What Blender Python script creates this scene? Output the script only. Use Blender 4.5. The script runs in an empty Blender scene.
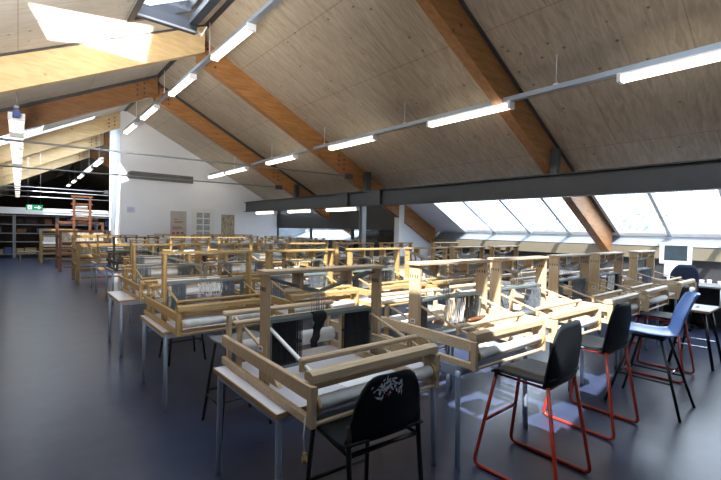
import bpy, bmesh, math, random
from mathutils import Vector, Matrix
random.seed(7)
S = bpy.context.scene
COL = S.collection

# ------------------------------------------------------------------ materials
def new_mat(name):
    m = bpy.data.materials.new(name); m.use_nodes = True
    nt = m.node_tree
    b = nt.nodes['Principled BSDF']
    return m, nt, b
def plain(name, col, rough=.5, metal=0., spec=.5, var=.06, scale=6.):
    m, nt, b = new_mat(name)
    tc = nt.nodes.new('ShaderNodeTexCoord'); nz = nt.nodes.new('ShaderNodeTexNoise')
    nz.inputs['Scale'].default_value = scale; nz.inputs['Detail'].default_value = 3
    rp = nt.nodes.new('ShaderNodeValToRGB')
    lo = [max(0, c*(1-var)) for c in col]; hi = [min(1, c*(1+var)) for c in col]
    rp.color_ramp.elements[0].position = .3; rp.color_ramp.elements[1].position = .7
    rp.color_ramp.elements[0].color = (*lo, 1); rp.color_ramp.elements[1].color = (*hi, 1)
    nt.links.new(tc.outputs['Object'], nz.inputs['Vector'])
    nt.links.new(nz.outputs['Fac'], rp.inputs['Fac']); nt.links.new(rp.outputs['Color'], b.inputs['Base Color'])
    b.inputs['Roughness'].default_value = rough; b.inputs['Metallic'].default_value = metal
    b.inputs['Specular IOR Level'].default_value = spec
    return m
def wood(name, lo, hi, stretch=(2, 2, 2), scale=6., rough=.5, dark_knots=0., rot=(0, 0, 0), knot_scale=7.):
    m, nt, b = new_mat(name)
    L = nt.links.new
    tc = nt.nodes.new('ShaderNodeTexCoord'); mp = nt.nodes.new('ShaderNodeMapping')
    mp.inputs['Scale'].default_value = stretch; mp.inputs['Rotation'].default_value = rot
    nz = nt.nodes.new('ShaderNodeTexNoise'); nz.inputs['Scale'].default_value = scale
    nz.inputs['Detail'].default_value = 6; nz.inputs['Distortion'].default_value = .6
    rp = nt.nodes.new('ShaderNodeValToRGB')
    rp.color_ramp.elements[0].position = .32; rp.color_ramp.elements[1].position = .68
    rp.color_ramp.elements[0].color = (*lo, 1); rp.color_ramp.elements[1].color = (*hi, 1)
    L(tc.outputs['Object'], mp.inputs['Vector']); L(mp.outputs['Vector'], nz.inputs['Vector'])
    L(nz.outputs['Fac'], rp.inputs['Fac'])
    out = rp.outputs['Color']
    if dark_knots:
        vo = nt.nodes.new('ShaderNodeTexVoronoi'); vo.inputs['Scale'].default_value = knot_scale
        L(tc.outputs['Object'], vo.inputs['Vector'])
        mr = nt.nodes.new('ShaderNodeMapRange')
        mr.inputs['From Min'].default_value = .05; mr.inputs['From Max'].default_value = .13
        mr.inputs['To Min'].default_value = dark_knots; mr.inputs['To Max'].default_value = 0
        L(vo.outputs['Distance'], mr.inputs['Value'])
        mx = nt.nodes.new('ShaderNodeMix'); mx.data_type = 'RGBA'
        L(mr.outputs['Result'], mx.inputs['Factor']); L(out, mx.inputs['A'])
        mx.inputs['B'].default_value = (lo[0]*.25, lo[1]*.2, lo[2]*.18, 1)
        out = mx.outputs['Result']
    L(out, b.inputs['Base Color'])
    b.inputs['Roughness'].default_value = rough
    return m
def emit(name, col, strength):
    m, nt, b = new_mat(name)
    b.inputs['Base Color'].default_value = (*col, 1)
    b.inputs['Emission Color'].default_value = (*col, 1); b.inputs['Emission Strength'].default_value = strength
    return m
def plywood(name, tint=1.0, pale=False):
    """pale spruce plywood: wavy veneer grain, knots, sheet joints"""
    m, nt, b = new_mat(name); L = nt.links.new
    tc = nt.nodes.new('ShaderNodeTexCoord')
    mp = nt.nodes.new('ShaderNodeMapping'); mp.inputs['Scale'].default_value = (1.0, 6.0, 1.0)
    mp.inputs['Rotation'].default_value = (0, 0, .0)
    L(tc.outputs['Object'], mp.inputs['Vector'])
    nz = nt.nodes.new('ShaderNodeTexNoise'); nz.inputs['Scale'].default_value = 2.4
    nz.inputs['Detail'].default_value = 7; nz.inputs['Roughness'].default_value = .62; nz.inputs['Distortion'].default_value = 1.2
    L(mp.outputs['Vector'], nz.inputs['Vector'])
    rp = nt.nodes.new('ShaderNodeValToRGB'); e = rp.color_ramp.elements
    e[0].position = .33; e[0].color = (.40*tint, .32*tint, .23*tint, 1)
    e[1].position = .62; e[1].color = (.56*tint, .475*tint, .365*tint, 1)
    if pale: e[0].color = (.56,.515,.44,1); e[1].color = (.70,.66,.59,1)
    L(nz.outputs['Fac'], rp.inputs['Fac'])
    # broad patches
    n2 = nt.nodes.new('ShaderNodeTexNoise'); n2.inputs['Scale'].default_value = .55; n2.inputs['Detail'].default_value = 2
    L(tc.outputs['Object'], n2.inputs['Vector'])
    r2 = nt.nodes.new('ShaderNodeValToRGB'); r2.color_ramp.elements[0].position = .35; r2.color_ramp.elements[1].position = .7
    r2.color_ramp.elements[0].color = (.86, .84, .82, 1); r2.color_ramp.elements[1].color = (1, 1, 1, 1)
    L(n2.outputs['Fac'], r2.inputs['Fac'])
    mu = nt.nodes.new('ShaderNodeMix'); mu.data_type = 'RGBA'; mu.blend_type = 'MULTIPLY'; mu.inputs['Factor'].default_value = 1
    L(rp.outputs['Color'], mu.inputs['A']); L(r2.outputs['Color'], mu.inputs['B'])
    # knots
    vo = nt.nodes.new('ShaderNodeTexVoronoi'); vo.inputs['Scale'].default_value = 4.2
    L(tc.outputs['Object'], vo.inputs['Vector'])
    mr = nt.nodes.new('ShaderNodeMapRange')
    mr.inputs['From Min'].default_value = .05; mr.inputs['From Max'].default_value = .11
    mr.inputs['To Min'].default_value = .85; mr.inputs['To Max'].default_value = 0
    L(vo.outputs['Distance'], mr.inputs['Value'])
    mk = nt.nodes.new('ShaderNodeMix'); mk.data_type = 'RGBA'
    L(mr.outputs['Result'], mk.inputs['Factor']); L(mu.outputs['Result'], mk.inputs['A']); mk.inputs['B'].default_value = (.12, .07, .04, 1)
    # sheet joints
    br = nt.nodes.new('ShaderNodeTexBrick'); br.inputs['Scale'].default_value = 1
    br.inputs['Brick Width'].default_value = 2.44; br.inputs['Row Height'].default_value = 1.22
    br.inputs['Mortar Size'].default_value = .005; br.inputs['Mortar Smooth'].default_value = 0
    br.inputs['Color1'].default_value = (1, 1, 1, 1); br.inputs['Color2'].default_value = (.96, .95, .94, 1); br.inputs['Mortar'].default_value = (.62, .56, .5, 1)
    m3 = nt.nodes.new('ShaderNodeMapping'); m3.inputs['Rotation'].default_value = (0, 0, math.pi/2)
    L(tc.outputs['Object'], m3.inputs['Vector']); L(m3.outputs['Vector'], br.inputs['Vector'])
    mj = nt.nodes.new('ShaderNodeMix'); mj.data_type = 'RGBA'; mj.blend_type = 'MULTIPLY'; mj.inputs['Factor'].default_value = 1
    L(mk.outputs['Result'], mj.inputs['A']); L(br.outputs['Color'], mj.inputs['B'])
    L(mj.outputs['Result'], b.inputs['Base Color'])
    b.inputs['Roughness'].default_value = .55
    return m
def floor_mat():
    m, nt, b = new_mat('blue_grey_linoleum'); L = nt.links.new
    tc = nt.nodes.new('ShaderNodeTexCoord')
    nz = nt.nodes.new('ShaderNodeTexNoise'); nz.inputs['Scale'].default_value = 3.; nz.inputs['Detail'].default_value = 8
    nz.inputs['Roughness'].default_value = .7
    L(tc.outputs['Object'], nz.inputs['Vector'])
    rp = nt.nodes.new('ShaderNodeValToRGB'); e = rp.color_ramp.elements
    e[0].position = .3; e[0].color = FLOOR_LO; e[1].position = .75; e[1].color = FLOOR_HI
    L(nz.outputs['Fac'], rp.inputs['Fac']); L(rp.outputs['Color'], b.inputs['Base Color'])
    n2 = nt.nodes.new('ShaderNodeTexNoise'); n2.inputs['Scale'].default_value = 1.6; n2.inputs['Detail'].default_value = 6
    L(tc.outputs['Object'], n2.inputs['Vector'])
    mr = nt.nodes.new('ShaderNodeMapRange'); mr.inputs['To Min'].default_value = .24; mr.inputs['To Max'].default_value = .33
    b.inputs['Roughness'].default_value = .30
    b.inputs['Specular IOR Level'].default_value = .42
    return m
FLOOR_LO = (.017, .025, .056, 1); FLOOR_HI = (.038, .050, .098, 1)
def glass(name, tint=(.96, .98, 1), refl=.08):
    m = bpy.data.materials.new(name); m.use_nodes = True; nt = m.node_tree
    nt.nodes.clear(); L = nt.links.new
    o = nt.nodes.new('ShaderNodeOutputMaterial'); t = nt.nodes.new('ShaderNodeBsdfTransparent'); g = nt.nodes.new('ShaderNodeBsdfGlossy')
    t.inputs['Color'].default_value = (*tint, 1); g.inputs['Roughness'].default_value = .02
    f = nt.nodes.new('ShaderNodeLayerWeight'); f.inputs['Blend'].default_value = .15
    mr = nt.nodes.new('ShaderNodeMapRange'); mr.inputs['To Min'].default_value = refl*.5; mr.inputs['To Max'].default_value = .6
    x = nt.nodes.new('ShaderNodeMixShader')
    L(f.outputs['Fresnel'], mr.inputs['Value']); L(mr.outputs['Result'], x.inputs['Fac'])
    L(t.outputs['BSDF'], x.inputs[1]); L(g.outputs['BSDF'], x.inputs[2]); L(x.outputs['Shader'], o.inputs['Surface'])
    return m

M = {}
M['ply'] = plywood('spruce_plywood')
M['ply_lit'] = plywood('lit_spruce_plywood', 1.0, pale=True)  # bounced light on the left slope put into a paler plywood colour
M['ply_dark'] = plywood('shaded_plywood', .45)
M['floor'] = floor_mat()
M['white_wall'] = plain('white_plaster', (.78, .80, .84), .8, var=.02, scale=1.5)
M['cream_wall'] = plain('cream_board', (.24, .205, .145), .6, var=.05, scale=2)
M['grey_wall'] = plain('grey_paint', (.055, .055, .06), .7)
M['dark_wall'] = plain('dark_brown_boards', (.05, .035, .028), .8)
M['charcoal'] = plain('charcoal_panel', (.06, .063, .07), .6)
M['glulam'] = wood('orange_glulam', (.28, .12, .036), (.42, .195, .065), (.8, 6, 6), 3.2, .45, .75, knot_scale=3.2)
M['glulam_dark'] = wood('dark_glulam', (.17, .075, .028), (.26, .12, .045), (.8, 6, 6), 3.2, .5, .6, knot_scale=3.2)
M['glulam_sunlit'] = wood('sunlit_glulam', (.55, .38, .19), (.68, .5, .27), (.8, 6, 6), 3.2, .5, .7, knot_scale=3.2)  # sunlight on the left-slope beams put into a paler wood colour
M['steel'] = plain('anthracite_steel', (.055, .058, .065), .45, .2, var=.08)
M['steel_mid'] = plain('grey_steel', (.22, .23, .25), .4, .4)
M['alu'] = plain('aluminium', (.55, .58, .62), .35, .7)
M['rail'] = plain('grey_cable_tray', (.33, .36, .40), .4, .35)
M['white_paint'] = plain('white_paint', (.82, .83, .85), .4, var=.02)
M['ledge'] = plain('blue_white_ledge', (.20, .225, .27), .6, var=.03)
M['tube'] = emit('fluorescent_tube', (1, .92, .76), 5.0)
M['tube_far'] = emit('fluorescent_tube_cool', (1,.93,.8), 1.3)
M['glass'] = glass('window_glass')
M['glass_dim'] = glass('partition_glass', (.75, .8, .85), .12)
M['beech'] = wood('beech', (.49, .36, .225), (.62, .485, .33), (1, 14, 14), 4, .42)
M['beech2'] = wood('beech_upright', (.46, .33, .20), (.585, .45, .295), (14, 14, 1), 4, .42)
M['pine'] = wood('golden_pine', (.33, .205, .08), (.45, .305, .135), (1, 14, 14), 4, .4)
M['pine2'] = wood('golden_pine_upright', (.30, .185, .072), (.42, .28, .12), (14, 14, 1), 4, .4)
M['dark_timber'] = wood('dark_stained_timber', (.035,.025,.02), (.07,.05,.038), (6,6,6), 4, .45)
M['red_wood'] = wood('reddish_timber', (.10, .035, .016), (.17, .065, .025), (6, 6, 1), 4, .45)
M['brown_wood'] = wood('brown_timber', (.25, .15, .05), (.36, .23, .085), (2, 6, 6), 4, .45)
M['laminate'] = plain('pale_grey_laminate', (.66, .66, .72), .28, var=.02)
M['desk'] = plain('grey_desk_laminate', (.22,.22,.24), .35, var=.04)
M['edge'] = wood('plywood_edge', (.30, .18, .08), (.42, .26, .12), (2, 2, 20), 5, .5)
M['leg_blue'] = plain('pale_blue_grey_tube', (.42, .51, .65), .3, .35, var=.03)
M['leg_dark'] = plain('black_tube', (.015, .015, .017), .35, .3)
M['leg_red'] = plain('red_tube', (.36,.03,.014), .35, .1, var=.05)
M['chrome'] = plain('chromed_tube', (.75, .76, .78), .15, .95, var=.02)
M['black_plastic'] = plain('black_polypropylene', (.012,.015,.019), .5, spec=.1, var=.1)
M['navy_plastic'] = plain('navy_fabric', (.02, .03, .075), .7)
M['blue_plastic'] = plain('blue_polypropylene', (.15,.32,.78), .3, var=.04)
M['grey_plastic'] = plain('grey_polypropylene', (.16, .17, .18), .45)
M['shaft'] = plain('grey_green_metal', (.19, .24, .25), .4, .3, var=.08)
M['lever'] = plain('dull_steel_bar', (.30, .34, .35), .35, .6, var=.08)
M['wire'] = plain('steel_wire', (.30, .31, .32), .4, .6)
M['heddle_dark'] = plain('black_heddle_wire', (.028, .033, .040), .4, .3, var=.2, scale=30)
M['heddle_grey'] = plain('silver_heddle_wire', (.22, .26, .32), .35, .5, var=.25, scale=30)
M['cloth'] = plain('unbleached_cloth', (.66, .66, .66), .8, var=.08, scale=18)
M['white_cloth'] = plain('white_warp', (.82, .82, .84), .8, var=.03, scale=18)
M['paper'] = plain('white_paper', (.85, .85, .86), .7, var=.02)
M['ratchet'] = plain('plywood_disc', (.50, .33, .13), .5)
M['black_cloth'] = plain('black_cloth', (.008, .008, .009), .9)
M['cord'] = plain('pale_cord', (.62, .62, .62), .8)
M['sticker'] = plain('blue_sticker', (.16, .2, .42), .5)
M['sticker_white'] = plain('white_sticker', (.8, .8, .82), .5)
M['splatter'] = plain('white_splatter', (.62, .68, .74), .6)
M['red_dot'] = plain('red_spot', (.7, .04, .03), .6)
M['green'] = emit('exit_green', (.0, .30, .12), .35)
M['sign_white'] = emit('exit_white', (.9, .95, .9), .6)
M['poster'] = plain('buff_poster', (.47, .45, .40), .8, var=.06)
M['poster_red'] = plain('poster_red', (.42, .09, .08), .8)
M['poster_ink'] = plain('poster_ink', (.40, .27, .24), .8)
M['poster_white'] = plain('white_poster', (.74, .75, .74), .8, var=.02)
M['photo_grey'] = plain('grey_photo', (.34, .35, .38), .7, var=.3, scale=14)
M['weave'] = wood('brown_weave', (.20, .16, .10), (.55, .49, .38), (3, 3, 1), 9, .8)
M['lavender'] = plain('lavender_paper', (.62, .64, .80), .7)
M['lav_ink'] = plain('lavender_ink', (.40, .42, .62), .7)
M['vent'] = plain('brown_grey_duct', (.16, .155, .145), .6, var=.15)
M['screen'] = plain('dark_screen', (.045, .065, .08), .2, var=.15)
M['box_brown'] = plain('brown_cardboard', (.16, .085, .04), .8, var=.2)
M['box_dark'] = plain('dark_box', (.05, .035, .03), .8, var=.2)
M['box_tan'] = plain('tan_cardboard', (.33, .24, .15), .8, var=.1)
M['box_blue'] = plain('blue_box', (.05, .08, .2), .7)
M['yarn_orange'] = plain('rust_yarn', (.36, .11, .03), .9, var=.2, scale=40)
M['yarn_white'] = plain('white_yarn', (.75, .74, .70), .9, var=.1, scale=40)
M['yarn_red'] = plain('red_yarn', (.5, .02, .03), .9, var=.2, scale=40)
M['bark'] = plain('tree_bark', (.35, .33, .32), .9)
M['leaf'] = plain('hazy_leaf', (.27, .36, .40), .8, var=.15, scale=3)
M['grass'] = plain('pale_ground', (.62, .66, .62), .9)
M['cap_blue'] = plain('blue_end_cap', (.06, .10, .32), .4)
M['blind'] = plain('dark_blind', (.03, .034, .045), .35)

# ------------------------------------------------------------------ mesh builder
class MB:
    def __init__(s): s.v = []; s.f = []; s.sm = []
    def _add(s, vs, fs, smooth=False):
        o = len(s.v); s.v += [tuple(v) for v in vs]; s.f += [tuple(i+o for i in f) for f in fs]; s.sm += [smooth]*len(fs)
        return s
    def box(s, x0, x1, y0, y1, z0, z1):
        vs = [(x0,y0,z0),(x1,y0,z0),(x1,y1,z0),(x0,y1,z0),(x0,y0,z1),(x1,y0,z1),(x1,y1,z1),(x0,y1,z1)]
        return s._add(vs, [(0,3,2,1),(4,5,6,7),(0,1,5,4),(1,2,6,5),(2,3,7,6),(3,0,4,7)])
    def cbox(s, x0, x1, y0, y1, z0, z1, c=.004):
        """box with chamfered edges along its longest axis and softened ends"""
        d = (x1-x0, y1-y0, z1-z0); a = d.index(max(d))
        c = min(c, min(d)*.3)
        lo = [x0,y0,z0]; hi = [x1,y1,z1]
        b1, b2 = [(1,2),(2,0),(0,1)][a]
        def ring(t, q):
            l1,h1,l2,h2 = lo[b1]+q, hi[b1]-q, lo[b2]+q, hi[b2]-q
            pts = [(l1+c,l2),(h1-c,l2),(h1,l2+c),(h1,h2-c),(h1-c,h2),(l1+c,h2),(l1,h2-c),(l1,l2+c)]
            out = []
            for p in pts:
                w = [0,0,0]; w[a] = t; w[b1] = p[0]; w[b2] = p[1]; out.append(tuple(w))
            return out
        vs = ring(lo[a], c*.6)+ring(lo[a]+c*.6, 0)+ring(hi[a]-c*.6, 0)+ring(hi[a], c*.6)
        fs = []
        for r in range(3):
            for i in range(8):
                j = (i+1) % 8
                fs.append((r*8+i, r*8+j, (r+1)*8+j, (r+1)*8+i))
        fs.append(tuple(range(7,-1,-1))); fs.append(tuple(range(24,32)))
        return s._add(vs, fs)
    def bar(s, p0, p1, w, h, up=(0,0,1)):
        p0, p1 = Vector(p0), Vector(p1); d = (p1-p0).normalized(); up = Vector(up)
        if abs(d.dot(up)) > .99: up = Vector((0,1,0))
        r = d.cross(up).normalized(); u = r.cross(d)
        vs = [p+r*a*w/2+u*b*h/2 for p in (p0,p1) for a,b in ((-1,-1),(1,-1),(1,1),(-1,1))]
        return s._add(vs, [(0,3,2,1),(4,5,6,7),(0,1,5,4),(1,2,6,5),(2,3,7,6),(3,0,4,7)])
    def tube(s, pts, r, n=8, cap=True, r1=None):
        pts = [Vector(p) for p in pts]; N = len(pts); rings = []
        prev = None
        for i,p in enumerate(pts):
            if i == 0: d = pts[1]-p
            elif i == N-1: d = p-pts[i-1]
            else: d = (pts[i+1]-p).normalized()+(p-pts[i-1]).normalized()
            d.normalize()
            if prev is None:
                a = Vector((0,0,1)) if abs(d.z) < .9 else Vector((1,0,0))
                u = d.cross(a).normalized()
            else:
                u = (prev-d*prev.dot(d)).normalized()
            prev = u; w = d.cross(u)
            rr = r if r1 is None else r+(r1-r)*i/(N-1)
            rings += [p+(u*math.cos(2*math.pi*k/n)+w*math.sin(2*math.pi*k/n))*rr for k in range(n)]
        fs = []
        for i in range(N-1):
            for k in range(n):
                j = (k+1) % n
                fs.append((i*n+k, i*n+j, (i+1)*n+j, (i+1)*n+k))
        s._add(rings, fs, True)
        if cap:
            o = len(s.v)-N*n
            s.f.append(tuple(o+k for k in range(n-1,-1,-1))); s.f.append(tuple(o+(N-1)*n+k for k in range(n))); s.sm += [False, False]
        return s
    def lathe(s, prof, c=(0,0,0), n=16, axis='z'):
        vs = []
        for r,h in prof:
            for k in range(n):
                a = 2*math.pi*k/n; p = (r*math.cos(a), r*math.sin(a), h)
                if axis == 'x': p = (h, p[0], p[1])
                if axis == 'y': p = (p[0], h, p[1])
                vs.append((p[0]+c[0], p[1]+c[1], p[2]+c[2]))
        fs = []
        for i in range(len(prof)-1):
            for k in range(n):
                j = (k+1) % n; fs.append((i*n+k, i*n+j, (i+1)*n+j, (i+1)*n+k))
        s._add(vs, fs, True); o = len(s.v)-len(vs)
        s.f.append(tuple(o+k for k in range(n-1,-1,-1))); s.f.append(tuple(o+(len(prof)-1)*n+k for k in range(n))); s.sm += [False, False]
        return s
    def prism(s, poly, a0, a1, axis='y'):
        """polygon given in the two other axes, extruded along axis"""
        n = len(poly); vs = []
        for a in (a0, a1):
            for p,q in poly:
                vs.append({'y': (p,a,q), 'x': (a,p,q), 'z': (p,q,a)}[axis])
        fs = [tuple(range(n-1,-1,-1)), tuple(range(n,2*n))]+[(i,(i+1)%n,n+(i+1)%n,n+i) for i in range(n)]
        return s._add(vs, fs)
    def sheet(s, fn, nu, nv, th, smooth=True):
        """curved sheet of thickness th: fn(u,v)->point"""
        P = [[Vector(fn(i/nu, j/nv)) for j in range(nv+1)] for i in range(nu+1)]
        def nrm(i,j):
            a = P[min(i+1,nu)][j]-P[max(i-1,0)][j]; b = P[i][min(j+1,nv)]-P[i][max(j-1,0)]
            c = a.cross(b); return c.normalized() if c.length > 1e-9 else Vector((0,0,1))
        w = nv+1; A = []; B = []
        for i in range(nu+1):
            for j in range(nv+1):
                k = nrm(i,j); A.append(P[i][j]+k*th/2); B.append(P[i][j]-k*th/2)
        o = len(A); fs = []
        for i in range(nu):
            for j in range(nv):
                a,b,c,d = i*w+j,(i+1)*w+j,(i+1)*w+j+1,i*w+j+1
                fs.append((a,b,c,d)); fs.append((o+d,o+c,o+b,o+a))
        ed = [i*w for i in range(nu+1)]+[nu*w+j for j in range(1,nv+1)]+[i*w+nv for i in range(nu-1,-1,-1)]+[j for j in range(nv-1,0,-1)]
        for k in range(len(ed)):
            a,b = ed[k],ed[(k+1)%len(ed)]; fs.append((a,o+a,o+b,b))
        return s._add(A+B, fs, smooth)
    def build(s, name, mat, parent=None, kind=None, label=None):
        me = bpy.data.meshes.new(name); me.from_pydata(s.v, [], s.f); me.update()
        bm = bmesh.new(); bm.from_mesh(me); bmesh.ops.recalc_face_normals(bm, faces=bm.faces); bm.to_mesh(me); bm.free()
        for p,q in zip(me.polygons, s.sm): p.use_smooth = q
        me.materials.append(mat)
        o = bpy.data.objects.new(name, me); COL.objects.link(o)
        if parent: o.parent = parent
        if kind: o['kind'] = kind
        if label: o['label'] = label
        return o
def tag(o, label, cat, group=None):
    o['label'] = label; o['category'] = cat
    if group: o['group'] = group
    return o
def thing(name, label, cat, loc=(0,0,0), rz=0., group=None):
    o = bpy.data.objects.new(name, None); o.empty_display_size = .1; COL.objects.link(o)
    o.location = loc; o.rotation_euler = (0,0,rz)
    return tag(o, label, cat, group)
def copy_tree(o, parent=None):
    c = o.copy(); COL.objects.link(c)
    if parent: c.parent = parent
    for ch in list(KIDS.get(o.name, [])): 
        d = copy_tree(ch, c)
        KIDS.setdefault(c.name, []).append(d)
    return c
KIDS = {}
def register(o):
    KIDS[o.name] = list(o.children)
    for c in o.children: register(c)
def struct(name, mb, mat, parent=None):
    o = mb.build(name, mat, parent)
    if parent is None: o['kind'] = 'structure'
    return o
ORD = ['first','second','third','fourth','fifth','sixth','seventh','eighth','ninth','tenth','eleventh','twelfth','thirteenth','fourteenth','fifteenth','sixteenth']

# ------------------------------------------------------------------ room dimensions
XR, ZR, T = 2.75, 5.466, .523          # ridge line and roof slope
XL = 2*XR-10.1                         # left eave mirrors the right one
XE = 10.1                              # right eave (glazing foot)
Y0, Y1 = -5., 40.
def zr(x): return ZR-T*abs(x-XR)
YA, YB, YC = 3.35, 8.35, 11.8
YW = 15.7                              # face of the white end wall

# ---- floor and walls
struct('floor', MB().box(XL-.2, XE+.3, Y0-.2, Y1+.2, -.12, 0), M['floor'])
struct('wall_left', MB().box(XL-.2, XL, Y0, Y1, 0, zr(XL)+.05), M['white_wall'])
struct('wall_front', MB().prism([(XL-.2,0),(XE+.2,0),(XE+.2,zr(XE)),(XR,ZR+.1),(XL-.2,zr(XL))], Y0-.2, Y0), M['white_wall'])
struct('wall_far', MB().prism([(XL-.2,0),(XE+.2,0),(XE+.2,zr(XE)),(XR,ZR+.1),(XL-.2,zr(XL))], Y1, Y1+.2), M['dark_wall'])
struct('wall_right', MB().box(9.95, 10.25, Y0, Y1, 0, 1.42), M['grey_wall'])
struct('wall_back', MB().prism([(2.62,0),(9.9,0),(9.9,zr(9.9)+.02),(XR,ZR+.02),(2.62,zr(2.62)+.02)], YW, YW+2.1), M['white_wall'])
struct('trim_1', MB().prism([(9.93,1.42),(10.25,1.42),(10.25,1.64),(10.12,1.60)], Y0, YB-.1), M['ledge'])   # sloping ledge under the glazing
struct('trim_2', MB().box(9.86, 9.95, Y0, YB-.1, 1.17, 1.40), M['cream_wall'])                                     # board along the low wall

struct('trim_5', MB().prism([(9.2,1.22),(10.25,1.22),(10.25,1.64),(10.1,1.60)], 11.6, YW-.05), M['white_paint'])
struct('trim_6', MB().box(9.95,10.25,YB,11.6,1.42,1.6), M['charcoal'])
# ---- ceiling slabs
def slab(x0, x1, y0, y1, th=.12, lift=0.):
    return MB().prism([(x0,zr(x0)+lift),(x1,zr(x1)+lift),(x1,zr(x1)+th+lift),(x0,zr(x0)+th+lift)], y0, y1)
GX0 = 8.05                             # top of the low glazing
struct('ceiling', slab(XR, GX0, Y0, YW+2.1), M['ply'])
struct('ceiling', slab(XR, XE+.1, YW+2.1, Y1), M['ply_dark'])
struct('ceiling', slab(XL-.1, -.5, Y0, Y1), M['ply_lit'])
LX0, LX1 = .45, 2.2                   # left roof windows between these
struct('ceiling', slab(LX1, XR, Y0, Y1), M['ply_lit'])
LWIN = [(-.15,3.15), (4.35,7.05), (8.3,9.6), (11.75,15.0), (15.0,15.55), (16.5,19.85), (20.7,24.05)]
LX1W = [LX1, LX1, LX1, .6, 1.9, LX1, LX1]
LWX = [.35, LX0, LX0, -.5, -.5, -.5, -.5]
struct('ceiling', slab(1.9, LX1, *LWIN[4]), M['ply_lit'])
struct('ceiling', slab(.6, LX1, LWIN[3][0], LWIN[3][1]), M['ply_lit'])
struct('ceiling', slab(-.5, 1.25, LWIN[1][0], LWIN[1][1]), M['ply_lit'])
for i in (0, 2): struct('ceiling', slab(-.5, LWX[i], *LWIN[i]), M['ply_lit'])
edges = [Y0]+[e for w in LWIN for e in w]+[Y1]
for i in range(0, len(edges), 2):
    struct('ceiling', slab(-.5, LX1, edges[i], edges[i+1]), M['ply_lit'] if edges[i] < 23 else M['ply_dark'])
RPAN = [(-1.55,-.57),(-.57,.40),(.40,1.37),(1.37,2.34),(2.34,3.26),(3.54,4.29),(4.29,5.28),(5.28,6.30),(6.30,7.28)]
struct('ceiling', slab(GX0, XE+.1, Y0, -1.55), M['white_wall'])
struct('ceiling', slab(GX0, XE+.1, 3.26, 3.54), M['white_wall'])
struct('ceiling', slab(GX0, XE+.1, 7.28, 11.6), M['white_wall'])
OPAN = [(11.6,12.8),(12.8,14.0),(14.0,15.3)]
struct('ceiling', slab(GX0, XE+.1, 15.3, YW+2.1), M['white_wall'])
struct('trim_3', MB().bar((XR,Y0,ZR-.015),(XR,Y1,ZR-.015), .09, .05), M['steel'])

# ---- glazing: every pane a window of its own with frame and glass
nwin = 0
def roof_window(x0, x1, y0, y1, fmat, bars=.05, lift=.0, gmat='glass'):
    global nwin; nwin += 1
    r = bpy.data.objects.new('window_%d' % nwin, None); COL.objects.link(r); r['kind'] = 'structure'
    f = MB()
    for (a,b,c,d) in ((x0,x1,y0,y0+bars),(x0,x1,y1-bars,y1),(x0,x0+bars*1.3,y0+bars,y1-bars),(x1-bars*1.3,x1,y0+bars,y1-bars)):
        f.prism([(a,zr(a)-.03+lift),(b,zr(b)-.03+lift),(b,zr(b)+.07+lift),(a,zr(a)+.07+lift)], c, d)
    f.build('window_frame', fmat, r)
    g = MB().prism([(x0+.02,zr(x0+.02)+.035+lift),(x1-.02,zr(x1-.02)+.035+lift),(x1-.02,zr(x1-.02)+.047+lift),(x0+.02,zr(x0+.02)+.047+lift)], y0+.02, y1-.02)
    g.build('pane', M[gmat], r)
    return r
for y0, y1 in RPAN: roof_window(GX0, XE, y0, y1, M['alu'], .03)
for y0, y1 in OPAN: roof_window(GX0, XE, y0, y1, M['alu'], .05)
for i, (y0, y1) in enumerate(LWIN):
    if i == 1: continue
    n = max(1, round((y1-y0)/1.15)); d = (y1-y0)/n
    for k in range(n): roof_window(LWX[i], LX1W[i], y0+k*d, y0+(k+1)*d, M['alu'], .05)

# the opened roof window: fixed frame in the slope, sash swung level
nwin += 1
r = bpy.data.objects.new('window_%d' % nwin, None); COL.objects.link(r); r['kind'] = 'structure'
f = MB()
for (a,b,c,d) in ((1.25,LX1,4.35,4.43),(1.25,LX1,6.97,7.05),(1.25,1.33,4.43,6.97),(LX1-.08,LX1,4.43,6.97)):
    f.prism([(a,zr(a)-.04),(b,zr(b)-.04),(b,zr(b)+.14),(a,zr(a)+.14)], c, d)
f.build('window_frame', M['blind'], r)
zs = zr(1.6)+.02
f = MB().box(.75,2.2,6.82,6.94,zs-.16,zs+.02).box(.75,2.2,4.5,4.6,zs-.06,zs+.02).box(.75,.87,4.6,6.82,zs-.06,zs+.02).box(2.08,2.2,4.6,6.82,zs-.06,zs+.02)
sash = f.build('sash', M['blind'], r)
MB().box(.8,2.15,4.55,6.87,zs-.02,zs-.01).build('pane', M['glass'], sash)
MB().tube([(2.2,6.88,zs-.08),(2.3,6.92,zs-.15),(2.38,6.9,zs+.02)],.015).build('window_handle', M['white_paint'], sash)
MB().box(.75,2.2,6.78,6.815,zs-.19,zs-.161).build('grey_strip', M['steel_mid'], sash)

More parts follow.
